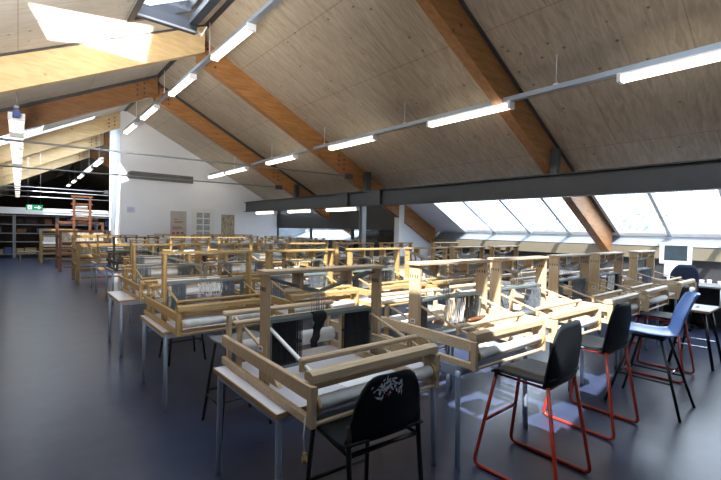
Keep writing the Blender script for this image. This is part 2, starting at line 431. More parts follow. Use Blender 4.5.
# ---- partition at the back of the right bay (dark band over glass) and the wall under the second rafter
XP = 8.45
struct('wall_partition', MB().box(XP, XP+.1, YB+.1, YW, 1.68, 2.45), M['charcoal'])
struct('wall_partition', MB().box(XP, XP+.1, YB+.1, YW, 0, .95), M['charcoal'])
struct('trim_4', MB().box(XP-.06, XP+.14, YB-.02, YB+.18, 0, 2.42), M['white_paint'])
struct('wall_side', MB().prism([(XP+.14,0),(9.95,0),(9.95,zr(9.95)),(XP+.14,zr(XP+.14))], YB+.05, YB+.15), M['white_wall'])
ys = [YB+.18, 10.6, 13.1, YW]
for k in range(3):
    nwin += 1
    w = bpy.data.objects.new('window_%d' % nwin, None); COL.objects.link(w); w['kind'] = 'structure'
    MB().box(XP+.02,XP+.08,ys[k],ys[k]+.05,.95,1.68).box(XP+.02,XP+.08,ys[k+1]-.05,ys[k+1],.95,1.68).box(XP+.02,XP+.08,ys[k],ys[k+1],.95,.99).box(XP+.02,XP+.08,ys[k],ys[k+1],1.64,1.68).build('window_frame', M['charcoal'], w)
    MB().box(XP+.045,XP+.055,ys[k]+.04,ys[k+1]-.04,.98,1.65).build('pane', M['glass_dim'], w)

# ------------------------------------------------------------------ roof timbers
def rafter(xa, ya, xb, yb, mat, label, h=.512, w=.16, bolts=(), strip=.07):
    """glulam beam hung under the roof plane from xa (upper) to xb (lower); ya/yb is its near face"""
    t = thing('roof_beam', label, 'beam', (xa, ya, zr(xa)), group=None)
    e = .005
    def P(x, y, dz): return (x-xa, y-ya, zr(x)-dz-zr(xa))
    vs = [P(xa,ya,e),P(xb,yb,e),P(xb,yb,h),P(xa,ya,h),P(xa,ya+w,e),P(xb,yb+w,e),P(xb,yb+w,h),P(xa,ya+w,h)]
    MB()._add(vs, [(0,1,2,3),(7,6,5,4),(0,4,5,1),(1,5,6,2),(2,6,7,3),(3,7,4,0)]).build('timber', mat, t)
    if strip:
        vs = [P(xa,ya-.05,e),P(xb,yb-.05,e),P(xb,yb-.05,strip),P(xa,ya-.05,strip),P(xa,ya-.002,e),P(xb,yb-.002,e),P(xb,yb-.002,strip),P(xa,ya-.002,strip)]
        MB()._add(vs, [(0,1,2,3),(7,6,5,4),(0,4,5,1),(1,5,6,2),(2,6,7,3),(3,7,4,0)]).build('steel_strip', M['steel'], t)
    for bx in bolts:
        for i in range(2):
            for j in range(3):
                x = bx+i*.16; y = ya+(yb-ya)*(x-xa)/(xb-xa); p = P(x, y, .14+j*.12)
                MB().lathe([(.024,-.012),(.024,.004)], p, 8, 'y').build('bolt', M['steel'], t)
    return t
rafter(XR+.02, YA, 9.95, YA, M['glulam'], 'orange glulam roof beam crossing the right foreground ceiling, the nearest one', bolts=(), strip=.025)
rafter(XR+.02, YB+.15, 9.95, YB-.05, M['glulam'], 'orange glulam roof beam running down to the tall steel column', bolts=(2.95, 6.25), strip=False)
rafter(XR+.02, YC+.1, 9.6, YC+.05, M['glulam'], 'orange glulam roof beam between the column beam and the white wall', bolts=(2.95, 6.25))
rafter(XR-.02, 8.0, XL+.05, 6.95, M['glulam_sunlit'], 'pale sunlit glulam roof beam at upper left, nearest on the left slope', bolts=(), strip=.03)
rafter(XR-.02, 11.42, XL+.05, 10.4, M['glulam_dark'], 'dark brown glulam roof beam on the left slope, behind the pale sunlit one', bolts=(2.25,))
rafter(XR-.02, YW+.1, XL+.05, 15.6, M['glulam_sunlit'], 'sunlit glulam roof beam beside the top of the white wall', bolts=(2.3,), strip=False)
rafter(XR-.02, 20.0, XL+.05, 19.9, M['glulam_sunlit'], 'glulam roof beam of the far hall, nearer of two behind the white wall', bolts=(2.3,), strip=False)
rafter(XR-.02, 24.2, XL+.05, 24.1, M['glulam_sunlit'], 'glulam roof beam of the far hall, the farther one left of the ridge', bolts=(2.3,), strip=False)
rafter(XR+.02, 20.0, 9.95, 20.0, M['glulam'], 'orange glulam roof beam right of the far ridge, nearer one', strip=False)
rafter(XR+.02, 24.2, 9.95, 24.2, M['glulam'], 'orange glulam roof beam right of the far ridge, farther one', strip=False)

# ------------------------------------------------------------------ steel
XG, ZG0, ZG1 = 7.05, 2.25, 2.645
t = thing('steel_girder', 'long anthracite steel girder running the length of the room below the sloping ceiling', 'girder', (XG, 0, ZG0))
MB().box(-.01,.01,Y0,YW-.02,.02,ZG1-ZG0-.02).build('web', M['steel'], t)
MB().box(-.1,.1,Y0,YW-.02,0,.02).build('flange', M['steel'], t); MB().box(-.1,.1,Y0,YW-.02,ZG1-ZG0-.02,ZG1-ZG0).build('flange', M['steel'], t)
for y in (7.62, 8.95): MB().box(-.085,.085,y,y+.42,.021,ZG1-ZG0-.021).build('splice_plate', M['steel'], t)
t = thing('steel_column', 'grey steel column carrying the girder behind the middle looms', 'column', (XG, YB+.02, 0))
MB().box(-.015,.015,-.05,.05,0,ZG0-.001).box(-.07,.07,-.07,-.05,0,ZG0-.001).box(-.07,.07,.05,.07,0,ZG0-.001).build('shaft', M['steel_mid'], t)
MB().box(-.10,.10,-.12,.12,0,.015).build('base_plate', M['steel_mid'], t)
MB().box(-.08,.08,-.22,-.085,ZG1+.001,3.14).build('stub', M['steel'], t)
for nm, y in (('nearest', YA), ('farthest', YC+.05)):
    tag(MB().box(-.07,.07,-.2,-.085,0,.42).build('girder_post', M['steel']), 'short dark steel post between girder and %s orange roof beam' % nm, 'post').location = (XG, y+.08, ZG1+.001)

# tie rods across the hall, one to each frame
def rod(y, x1, z1, x0, z0, label, m):
    t = thing('tie_rod', label, 'rod', (x1, y, z1))
    MB().tube([(0,0,0),(x0-x1,0,z0-z1)], .018, 6).build('bar', m, t)
    MB().box(-.02,.22,-.03,.03,-.07,.06).build('bracket', M['steel'], t)
rod(YB-.1, 6.35, 2.98, -1.3, 2.86, 'thin steel tie rod across the room, nearest and highest in view', M['steel_mid'])
rod(YC-.1, 6.25, 2.92, -1.3, 2.82, 'thin steel tie rod across the room in front of the white wall', M['steel_mid'])
for i, y in enumerate((17.95, 20.15, 24.35)):
    rod(y, 2.5 if i == 0 else 6.2, 2.85, -1.25, 2.85, ['thin pale tie rod crossing the hall beside the white wall block', 'thin pale tie rod of the far hall behind the exit sign', 'thin pale tie rod of the far hall above the shelves'][i], M['alu'])  # sunlit whiteness of the far rods put into a paler metal
tag(MB().box(XL+.1, 6.0, 24.6, 24.75, 2.05, 2.34).build('ceiling_beam', M['white_paint']), 'long whitish beam crossing the far hall above the dark shelves', 'beam')

# ------------------------------------------------------------------ cable trays and strip lights
def tray(x, z, y0, y1, label, hang):
    t = thing('cable_tray', label, 'cable tray', (x, y0, z))
    MB().box(-.045,.045,0,y1-y0,-.02,.045).build('channel', M['rail'], t)
    for y in hang:
        MB().tube([(0,y-y0,.04),(0,y-y0,zr(x)-z-.002)], .006, 6).build('hanger', M['white_paint'], t)
        MB().box(-.02,.02,y-y0-.03,y-y0+.03,.045,.07).build('clip', M['white_paint'], t)
tray(5.52, 3.56, -2.5, 15.5, 'grey cable tray carrying strip lights above the right-hand looms', [.0,2.6,5.4,8.0,10.6,13.2])
tray(2.75, 4.77, .5, 15.6, 'grey cable tray carrying strip lights under the roof ridge', [2,5,7.8,10.9,14])
tray(2.44, 4.12, 18.2, 34, 'grey cable tray carrying strip lights in the far hall beyond the white wall', [19,22,25,28,31])
def make_lamp(L, name='hanging_strip_light', tube='tube'):
    t = bpy.data.objects.new(name, None); COL.objects.link(t)
    MB().box(-.045,.045,0,L,-.035,0).build('batten', M['white_paint'], t)
    MB().prism([(-.06,-.036),(.06,-.036),(.066,-.075),(.04,-.10),(-.04,-.10),(-.066,-.075)], .03, L-.03).build('diffuser', M[tube], t)
    for y in (-.01, L-.03): MB().box(-.07,.07,y,y+.04,-.105,-.002).build('end_cap', M['white_paint'], t)
    register(t); return t
def lamps(proto, spots, lab, group):
    for i, (x,y,z) in enumerate(spots):
        o = proto if i == 0 else copy_tree(proto)
        o.location = (x,y,z); tag(o, lab(i), 'light', group)
la = make_lamp(1.55)
ys2 = [.29, 3.24, 6.2, 9.3, 12.25, 14.1-.15]
w2 = ['at the right edge of the photo, nearest', 'crossing the nearest orange beam', 'between the nearest and second orange beams', 'crossing the column beam', 'just beyond the column beam', 'last before the white wall']
lamps(la, [(5.52,y,3.5395) for y in ys2], lambda i: 'lit strip light under the right-hand cable tray, '+w2[i], 'strip lights under the right-hand tray')
lb = make_lamp(1.55)
ys1 = [6.0, 8.75, 11.6, 14.0, 18.4, 21.2, 24.3, 27.4, 30.5]
w1 = ['nearest, at the top edge', 'second from the top', 'third from the top', 'last before the white wall corner', 'first beyond the white wall corner', 'second beyond the white wall corner', 'third beyond the white wall corner', 'fourth beyond the white wall corner', 'farthest']
lamps(lb, [(2.75,y,4.7495) if y < 16 else (2.44,y,4.0995) for y in ys1], lambda i: 'lit strip light under the ridge cable tray, '+w1[i], 'strip lights under the ridge tray')
lc = make_lamp(1.28, tube='tube_far'); lc.scale = (1.6,1,1.2)
w3 = ['topmost, with a blue end cap']+['%s from the top' % ORD[i] for i in range(1, 15)]
lamps(lc, [(-.02,9.0+1.8*i,3.4595) for i in range(15)], lambda i: 'lit strip light in the hanging column at far left, '+w3[i], 'strip lights in the far left row')
t = thing('cable_tray', 'thin tray above the row of strip lights at far left', 'cable tray', (-.02, 8.6, 3.46))
MB().box(-.03,.03,.0,26,0,.03).build('channel', M['rail'], t)
for k in range(9): MB().tube([(0,.3+3*k,.03),(0,.3+3*k,zr(-.02)-3.46-.002)], .006, 6).build('hanger', M['steel_mid'], t)
MB().box(-.05,.05,.22,.38,-.1,-.001).build('end_box', M['cap_blue'], t)
ld = make_lamp(1.45)
wg = ['right beside the column', 'second from the column', 'farthest from the column']
lamps(ld, [(XG,y,ZG0-.0005) for y in (8.55, 10.8, 13.2)], lambda i: 'lit strip light under the steel girder, '+wg[i], 'strip lights under the girder')

# ------------------------------------------------------------------ table looms
W = .885
def make_loom(kind):
    """kind: dict(wood, upright, heddle, warp, cloth)"""
    w, u, hd = M[kind['wood']], M[kind['up']], M[kind['heddle']]
    t = bpy.data.objects.new('table_loom', None); COL.objects.link(t)
    full = kind.get('full', True)
    for s in (0, 1):
        x0 = 0 if s == 0 else W-.028
        MB().cbox(x0,x0+.028,.0,1.10,.120,.195).build('upper_rail', w, t)
        MB().cbox(x0,x0+.028,.0,1.10,.002,.048).build('lower_rail', w, t)
        MB().cbox(x0-.002,x0+.030,-.045,-.001,.0,.196).build('front_post', u, t)
        xp = .0305 if s == 0 else W-.0525
        MB().cbox(xp,xp+.022,-.02,.04,.05,.2055).build('beam_support', u, t)
        xb = .0285 if s == 0 else W-.0535
        MB().cbox(xb,xb+.025,.875,.915,.0,.300).build('back_post', u, t)
        MB().cbox(xb,xb+.025,1.055,1.099,.0,.325).build('back_post', u, t)
        # castle board with a stepped upper half and drilled holes
        c0 = .045 if s == 0 else W+.012
        d0, d1 = kind.get('depth', (.53,.615))
        b = MB().cbox(c0,c0+.03,d0,d1,.0,.652).build('castle_board', u, t)
        if full:
            hm = MB()
            for q in range(4):
                yy = d0+(d1-d0)*(q+.7)/4.4; hm = MB(); xs = c0-.0015
                hm.box(xs,xs+.002,yy-.004,yy+.004,.555,.58).build('slot', M['heddle_dark'], b)
            if s == 0:
                MB().box(c0-.0025,c0,d0+.035,d0+.085,.20,.232).build('sticker', M['sticker_white'], b)
                MB().box(c0-.0035,c0-.0025,d0+.045,d0+.075,.208,.224).build('sticker_mark', M['sticker'], b)
            MB().prism([(d0-.16,.049),(d0,.049),(d0,.15)], c0+.003, c0+.027, 'x').build('brace', w, t)
        # hanging pulley board
        hx = .27 if s == 0 else .64
        MB().cbox(hx,hx+.03,.545,.645,.555,.651).build('pulley_board', u, t)
        # beater arm
        ax = .082 if s == 0 else W-.035
        MB().bar((ax,.56,.34),(ax,.03,.195),.018,.012).build('beater_arm', M['white_paint'] if (s == 0 and kind.get('white_arm')) else w, t)
        # back arm joining castle and back beam
        MB().bar((ax-.012,.66,.22),(ax-.012,1.05,.315),.018,.012).build('back_arm', w, t)
        MB().bar((ax-.012,.16,.196+.003),(ax-.012,.16,.240),.03,.02).build('beater_post', w, t)
    MB().cbox(.03,W+.055,d0-.012,d1+.02,.653,.676).build('castle_top', w, t)
    MB().prism([(-.034,.206),(.042,.206),(.046,.228),(.032,.248),(-.006,.254),(-.030,.242)], .012, W-.006, 'x').build('breast_beam', w, t)
    MB().cbox(.054,W-.054,.045,.067,.140,.178).build('knee_board', w, t)
    MB().cbox(.03,W-.03,-.038,-.018,.004,.022).build('cross_bar', w, t)
    MB().cbox(.055,W+.01,.145,.178,.240,.270,.01).build('beater_bar', w, t)
    MB().cbox(-.002,W+.002,1.05,1.105,.326,.356,.01).build('back_beam', w, t)
    MB().cbox(-.002,W+.002,.872,.918,.301,.326,.01).build('back_beam', w, t)
    MB().lathe([(.030,.052),(.036,.054),(.037,.3),(.036,W-.054),(.030,W-.052)], (0,-.008,.095), 16, 'x').build('cloth_roller', M['cloth'], t)
    for q0 in (.034, W-.05): MB().lathe([(.046,q0),(.046,q0+.016)], (0,-.008,.095), 16, 'x').build('ratchet_wheel', M['ratchet'], t)
    MB().lathe([(.045,.06),(.052,.064),(.053,.4),(.052,W-.064),(.045,W-.06)], (0,.99,.115), 16, 'x').build('warp_roller', M['cloth'], t)
    # shafts with their heddles
    for q in range(4):
        y = .555+.026*q
        sh = MB().box(.085,W-.03,y-.006,y+.006,.365,.385).box(.085,W-.03,y-.006,y+.006,.085,.102).box(.085,.095,y-.005,y+.005,.102,.365).box(W-.04,W-.03,y-.005,y+.005,.102,.365).build('shaft', M['shaft'], t)
        hb = MB(); a0, a1 = kind.get('left', (.10,.30)); b0, b1 = kind.get('right', (.66,.86))
        for (g0, g1) in ((a0,a1),(b0,b1)):
            n = kind.get('dens', 16); k = 0
            for k in range(n):
                x = g0+(g1-g0)*(k+random.random()*.7)/n; wd = .0026+random.random()*.0026
                hb.box(x,x+wd,y-.002,y+.002,.102,.365)
                if k % 2 == 0: hb.box(x-.002,x+wd+.002,y-.004,y+.004,.225,.24)
        o = hb.build('heddles', hd, sh, kind='stuff')
    # levers: four flat bars each side sloping to the middle, wires down to the shafts
    for s in (0, 1):
        for q in range(4 if full else 2):
            y = .555+.026*q*(1 if full else 2)
            xo = .08 if s == 0 else W-.01; xm = .415 if s == 0 else .455
            lv = MB().bar((xo,y,.628),(xm+(.0 if s == 0 else .0),y,.535-.006*q),.007,.013).build('lever', M['lever'], t)
            MB().tube([(xm,y,.535-.006*q),(xm,y,.385)],.0022,5).build('lever_wire', M['wire'], lv)
    if kind.get('warp'):
        a, b = kind['warp']
        def fw_(uu, vv): 
            return (a+(b-a)*uu, .66+.42*vv, .245+.115*vv-.03*math.sin(vv*3.1))
        MB().sheet(fw_, 4, 6, .003).build('warp', M['white_cloth'], t)
    if kind.get('front_web'):
        a, b = kind['front_web']
        MB().sheet(lambda uu,vv: (a+(b-a)*uu, .0+.54*vv, .262-.03*vv), 4, 4, .003).build('woven_web', M['white_cloth'], t)
    if kind.get('strings'):
        sb = MB()
        for q in range(14):
            x = .36+.018*q+random.random()*.008; pts = [(x+.012*math.sin(j*1.3+q), .53, .36-.05*j) for j in range(5)]
            sb.tube(pts, .004, 5)
        sb.build('warp_ends', M['white_cloth'], t, kind='stuff')
    if kind.get('toggle'):
        cd = MB().tube([(-.012,-.01,.05),(-.02,-.012,-.03),(-.014,-.012,-.115)], .004, 6).build('pull_cord', M['cord'], t)
        MB().lathe([(.006,-.165),(.013,-.16),(.013,-.135),(.008,-.125),(.010,-.115),(.004,-.108)], (-.014,-.012,0), 10).build('toggle', M['ratchet'], cd)
    register(t); return t
BASE = dict(wood='beech', up='beech2', heddle='heddle_dark')
K1 = make_loom(dict(BASE, white_arm=True, toggle=True, dens=26))
K2 = make_loom(dict(BASE, depth=(.53,.645), heddle='heddle_dark', left=(.10,.17), right=(.60,.82), strings=True, dens=14))
K3 = make_loom(dict(BASE, depth=(.53,.645), heddle='heddle_grey', left=(.10,.24), right=(.66,.86), dens=14))
K4 = make_loom(dict(wood='pine', up='pine2', heddle='heddle_grey', left=(.14,.26), right=(.62,.76), warp=(.12,.78), strings=True, dens=12))
K5 = make_loom(dict(wood='pine', up='pine2', heddle='heddle_dark', left=(.12,.27), right=(.62,.80), dens=10, full=False))
K7 = make_loom(dict(wood='dark_timber', up='dark_timber', heddle='heddle_dark', left=(.12,.3), right=(.55,.8), dens=10, full=False))
K6 = make_loom(dict(wood='pine', up='pine2', heddle='heddle_grey', left=(.12,.27), right=(.62,.80), warp=(.2,.7), dens=10, full=False))
TZ = .70
# table with laminate top, plywood edge and four tubular legs
TW, TD = 1.05, .86
def make_table(TW=TW, top=True):
    t = bpy.data.objects.new('work_table' if top else 'loom_stand', None); COL.objects.link(t)
    if top: MB().box(.006,TW-.006,.006,TD-.006,TZ-.024,TZ-.0005).build('tabletop', M['laminate'], t)
    e = MB().box(0,TW,0,.006,TZ-.026,TZ-.001).box(0,TW,TD-.006,TD,TZ-.026,TZ-.001).box(0,.006,.006,TD-.006,TZ-.026,TZ-.001).box(TW-.006,TW,.006,TD-.006,TZ-.026,TZ-.001)
    if top: e.build('edge_band', M['edge'], t)
    for x in (.035, TW-.035):
        for y in (.04, TD-.04):
            dx = .02 if x > .5 else -.0; dy = .015 if y > .5 else -.015
            MB().tube([(x,y,TZ-.03),(x,y,TZ-.08),(x+dx*.3,y+dy*.3,.4),(x+dx,y+dy,0)], .0175, 10).build('leg', M['leg_blue'], t)
    q = TZ-.027 if top else TZ-.001
    MB().box(.04,TW-.04,.035,.055,TZ-.07,q).box(.04,TW-.04,TD-.055,TD-.035,TZ-.07,q).box(.025,.045,.055,TD-.055,TZ-.07,q).box(TW-.045,TW-.025,.055,TD-.055,TZ-.07,q).build('apron', M['leg_blue'], t)
    register(t); return t
TAB = make_table(); TABF = make_table(1.26); STAND = make_table(.97, False)
R1 = [1.03, 2.31, 3.45,4.68, 5.86, 7.36]
R2 = [1.01, 2.08, 3.25, 4.32, 5.38, 6.54]
R3 = [1.12,2.26, 3.36, 4.46, 5.56, 7.15]
R4 = [1.45, 2.56, 3.66, 4.74, 5.80]
R5 = [1.50, 2.62, 3.74, 4.86, 5.98]
R6 = [1.45, 2.58, 3.70, 4.82, 5.94]
R7 = [3.2, 4.35, 5.5]
rows = [(1.60,R1),(3.60,R2),(5.50,R3),(7.45,R4),(9.38,R5),(11.3,R6),(13.2,R7)]
plan = {0: [K1,K2,K3,K3,K2,K3], 1: [K4,K6,K5,K4,K6,K5], 2: [K6,K4,K5,K5,K6,K5]}
rowname = ['front row','second row','third row','fourth row','fifth row','sixth row','back row']
feat = {id(K1): 'with black heddles', id(K2): 'with loose white warp ends', id(K3): 'with silver heddles',
        id(K4): 'with white warp ends', id(K5): 'with dark heddles', id(K6): 'with white warp sheet', id(K7): 'of dark stained wood'}
used = set(); first_tab = True
for r, (yf, xs) in enumerate(rows):
    for c, x in enumerate(xs):
        K = plan[r][c] if r in plan else (K7 if (r, c) == (4, 0) else (K5, K6)[(r+c) % 2])
        if id(K) in used: o = copy_tree(K)
        else: o = K; used.add(id(K))
        rz = random.uniform(-.012, .012) if r else (-.022, -.04, -.03, 0, 0, 0)[c]
        o.location = (x, yf, TZ); o.rotation_euler = (0, 0, rz)
        pos = 'leftmost' if c == 0 else ('rightmost' if c == len(xs)-1 else ORD[c]+' from the left')
        w_ = 'pale' if r == 0 else ('dark' if K is K7 else 'golden')
        tag(o, '%s table loom %s, %s in the %s' % (w_, feat[id(K)], pos, rowname[r]), 'loom', 'table looms set out in rows')
        P_ = (STAND if c in (1, 2) else TABF if c == 0 else TAB) if r == 0 else TAB
        tb = P_ if (c, r) in ((0,0),(0,1),(1,0)) else copy_tree(P_)
        tb.location = (x-.052-(.13 if (r, c) == (2, 0) else 0), yf+(.19 if c != 1 or r else .06), 0)
        if P_ is STAND: tb.location.x = x-.03; tag(tb, 'pale blue tubular stand carrying the %s front loom from the left' % ORD[c], 'stand'); continue
        tag(tb, 'white-topped tube-legged table under the %s loom of the %s' % (pos if c in (0, len(xs)-1) else pos.split(' ')[0]+'-from-left', rowname[r]), 'table', 'tables under the looms')

# black strap draped over the shafts of the front-left loom
def strap(u, v):
    prof = [(-.03,.0),(-.01,.012),(.012,.0),(.016,-.05),(.004,-.10),(.014,-.14),(.008,-.175),(.02,-.20)]
    i = min(int(v*7), 6); f_ = v*7-i
    y = prof[i][0]*(1-f_)+prof[i+1][0]*f_; z = prof[i][1]*(1-f_)+prof[i+1][1]*f_
    wv = (.03, .09, .10, .07, .05, .06, .045, .07)[i]
    return ((u-.5)*wv+.02*math.sin(v*5), -y-.02, z)
tag(MB().sheet(strap, 6, 21, .008).build('black_strap', M['black_cloth']), 'black cloth strap hanging over the shafts of the front left loom', 'strap').location = (1.03+.392, 1.60+.538, TZ+.394)

# ------------------------------------------------------------------ stools and chairs
def rr(pts, rad=.05, n=5):
    """polyline with rounded corners"""
    P = [Vector(p) for p in pts]; out = [P[0]]
    for i in range(1, len(P)-1):
        a = (P[i-1]-P[i]); b = (P[i+1]-P[i]); q = min(rad, a.length*.45, b.length*.45)
        s0 = P[i]+a.normalized()*q; s1 = P[i]+b.normalized()*q
        for k in range(n+1):
            t_ = k/n; out.append(s0*(1-t_)**2+P[i]*2*t_*(1-t_)+s1*t_**2)
    out.append(P[-1]); return out
def seat_fn(wd, dp, z):
    def f(u, v):
        x = (u-.5)*wd*(1-.10*(1-v)*0); y = (v-.5)*dp
        e = abs(u-.5)*2
        zz = z-.018*(1-e**2)*math.sin(math.pi*min(1, max(0, v)))-.03*max(0, v-.85)/.15*0.8+.0
        if v < .12: zz += (.12-v)*.25
        cx = 1-.10*(max(0, v-.8)/.2)**2
        return (x*cx, y, zz)
    return f
def back_fn(wb, wt, zb, zt, y, lean=.025, bow=.035):
    def f(u, v):
        k = 2*u-1
        wd = wb+(wt-wb)*v
        sh = 1.0
        # rounded shoulders
        hh = zt-(zt-zb)*.40*max(0, (abs(k)-.3)/.7)**3
        z = zb+(hh-zb)*v
        return (k*wd/2, y-lean*v+bow*(k*k)*(1-.25*v), z)
    return f
def make_stool(frame, seat='black_plastic', splat=False, SZ=.69, sled=True, BW=.43):
    t = bpy.data.objects.new('stool', None); COL.objects.link(t)
    MB().sheet(seat_fn(.42,.42,SZ), 10, 10, .014).build('seat', M[seat], t)
    ZB = SZ-.012 if sled else SZ+.025
    bk = MB().sheet(back_fn(BW,BW*(.9 if sled else .84),ZB,ZB+.387 if sled else ZB+.285,-.212), 14, 10, .012).build('backrest', M[seat], t)
    for s in (-1, 1):
        x = s*.19
        fx = s*.25
        # one side: front leg, floor runner, rear leg as a single bent tube
        if not sled:
            MB().tube([(s*.17,.17,SZ-.03),(s*.20,.22,0)], .0125, 9).build('leg', M[frame], t)
            MB().tube(rr([(s*.21,-.27,0),(s*.205,-.23,.3),(s*.20,-.19,SZ-.02),(s*.20,-.185,SZ+.10)],.03), .0125, 9).build('leg', M[frame], t)
            continue
        leg = MB().tube(rr([(s*.17,.18,SZ-.03),(fx,.29,.013),(fx,-.29,.013),(s*.195,-.185,SZ-.02)], .05), .0125, 9)
        leg.build('side_frame', M[frame], t)
    MB().tube([(-.17,.18,SZ-.03),(.17,.18,SZ-.03)], .011, 8).build('seat_rail', M[frame], t)
    MB().tube([(-.195,-.185,SZ-.03),(.195,-.185,SZ-.03)], .011, 8).build('seat_rail', M[frame], t)
    MB().tube([(-.218,.24,.32),(.218,.24,.32)], .011, 8).build('foot_rail', M[frame], t)
    for s in (-1, 1): MB().tube([(s*.18,.18,SZ-.03),(s*.195,-.185,SZ-.03)], .009, 8).build('seat_rail', M[frame], t)
    if splat:
        random.seed(3); f = back_fn(BW,BW*(.9 if sled else .84),ZB,ZB+.387 if sled else ZB+.285,-.212)
        sp = MB()
        for k in range(60):
            u = .40+random.gauss(.0,.11); v = .80+random.gauss(0,.07)
            u = min(.8, max(.2, u)); v = min(.93, max(.6, v))
            p = Vector(f(u,v)); q = Vector(f(u+.01,v)); n_ = (q-p).normalized(); up_ = (Vector(f(u,v+.01))-p).normalized()
            o_ = n_.cross(up_); o_ = o_ if o_.y < 0 else -o_
            a = random.uniform(0,3.1); l = random.uniform(.004,.024); w_ = random.uniform(.002,.008)
            d1 = n_*math.cos(a)+up_*math.sin(a); d2 = -n_*math.sin(a)+up_*math.cos(a)
            c = p+o_*.0075
            sp._add([c+d1*l, c+d2*w_, c-d1*l*.7, c-d2*w_], [(0,1,2,3)])
        sp.build('paint_splatter', M['splatter'], bk, kind='stuff')
        p = Vector(f(.43,.68)); MB().lathe([(.007,-.001),(.007,.001)], (p.x, p.y-.009, p.z), 10, 'y').build('red_mark', M['red_dot'], bk)
    register(t); return t
s0 = make_stool('leg_dark', splat=True, SZ=.685, sled=False, BW=.43)
s0.location = (1.29,1.51,0); s0.rotation_euler = (0,0,-.08); tag(s0, 'black stool with paint-splattered backrest at the front left loom', 'stool')
s1 = make_stool('leg_red', BW=.50); s1.location = (2.70,1.36,0); s1.rotation_euler = (0,0,.02)
tag(s1, 'black plastic stool on red sled legs, nearest of the red-legged ones', 'stool', 'red-legged stools')
s2 = copy_tree(s1); s2.location = (3.84,1.42,0); s2.rotation_euler = (0,0,-.04)
tag(s2, 'black plastic stool on red sled legs, between the nearest red-legged stool and blue chair', 'stool', 'red-legged stools')
s4 = copy_tree(s1); s4.location = (5.84,1.42,0); tag(s4, 'black plastic stool on red sled legs half hidden behind the blue chair', 'stool', 'red-legged stools')

# blue shell chair: one moulded shell on four splayed black legs
t = thing('shell_chair', 'tall blue plastic shell chair on splayed black legs', 'chair', (4.68,1.21,0), .0)
prof = [(.24,.665),(.225,.695),(.15,.70),(.02,.688),(-.10,.683),(-.17,.70),(-.205,.75),(-.24,.84),(-.275,.94),(-.315,1.04),(-.335,1.085),(-.355,1.10)]
wid = [.34,.40,.43,.44,.43,.42,.42,.43,.43,.40,.34,.26]
def shell(u, v):
    n_ = len(prof)-1; i = min(int(v*n_), n_-1); f_ = v*n_-i
    y = prof[i][0]*(1-f_)+prof[i+1][0]*f_; z = prof[i][1]*(1-f_)+prof[i+1][1]*f_; w_ = wid[i]*(1-f_)+wid[i+1]*f_
    k = 2*u-1; back = max(0, min(1, (v-.42)/.25))
    a_, b_ = k*w_/2, y+.05*k*k*back; c_, s_ = math.cos(.38), math.sin(.38)
    return (a_*c_-b_*s_, a_*s_+b_*c_, z+.03*k*k*(1-back))
MB().sheet(shell, 12, 33, .010).build('shell', M['blue_plastic'], t)
MB().box(-.12,.12,-.13,.13,.655,.672).build('mount', M['leg_dark'], t)
for sx in (-1,1):
    for sy in (-1,1):
        MB().tube([(sx*.12,sy*.11,.66),(sx*.25,sy*.30,0)], .0125, 8).build('leg', M['leg_dark'], t)
    MB().tube([(sx*.195,-.22,.29),(sx*.195,.22,.29)], .009, 8).build('foot_rail', M['leg_dark'], t)
MB().tube([(-.195,.22,.29),(.195,.22,.29)], .009, 8).build('foot_rail', M['leg_dark'], t)
MB().tube([(-.175,-.19,.37),(.175,-.19,.37)], .007, 8).build('foot_rail', M['chrome'], t)

# plain wooden-topped stool at right
t = thing('wooden_stool', 'backless stool with pale wooden seat and black legs at right edge', 'stool', (6.74,1.25,0), .0); t.scale = (1,1,.94)
MB().cbox(-.30,.30,-.17,.17,.725,.755,.008).build('seat', M['edge'], t)
MB().cbox(-.301,.301,-.171,.171,.7551,.760,.002).build('seat_top', M['laminate'], t)
MB().box(-.06,.06,-.015,.015,.7601,.7606).build('hand_slot', M['black_cloth'], t)
for sx in (-1,1):
    for sy in (-1,1): MB().tube([(sx*.19,sy*.10,.725),(sx*.27,sy*.22,0)], .0175, 8).build('leg', M['leg_dark'], t)
    MB().tube([(sx*.24,-.175,.27),(sx*.24,.175,.27)], .011, 8).build('foot_rail', M['chrome'], t)
MB().tube([(-.24,.175,.27),(.24,.175,.27)], .011, 8).build('foot_rail', M['chrome'], t)

# grey saddle stools among the left looms
def make_saddle():
    t = bpy.data.objects.new('stool', None); COL.objects.link(t)
    def f(u,v):
        a = (u-.5)*2; b = (v-.5)*2; k = 1-.12*(a*a*b*b)
        return (a*.20*k, b*.18*k, .70+.012*a*a-.03*max(0, -b-.7)-.03*max(0, b-.7))
    MB().sheet(f, 10, 10, .018).build('seat', M['grey_plastic'], t)
    MB().prism([(-.12,.65),(.12,.65),(.15,.692),(-.15,.692)], -.10, .10).build('seat_pan', M['grey_plastic'], t)
    for sx in (-1,1):
        for sy in (-1,1): MB().tube([(sx*.14,sy*.12,.66),(sx*.21,sy*.20,0)], .0125, 8).build('leg', M['leg_dark'], t)
        MB().tube([(sx*.188,-.17,.22),(sx*.188,.17,.22)], .008, 8).build('foot_rail', M['leg_dark'], t)
    MB().tube([(-.18,-.16,.26),(.18,-.16,.26)], .008, 8).build('foot_rail', M['leg_dark'], t)
    MB().tube([(-.18,.16,.26),(.18,.16,.26)], .008, 8).build('foot_rail', M['leg_dark'], t)
    register(t); return t
sd = make_saddle(); sd.location = (1.40,3.24,0)
tag(sd, 'grey-seated black-legged stool at the second-row left loom', 'stool', 'grey-seated stools')
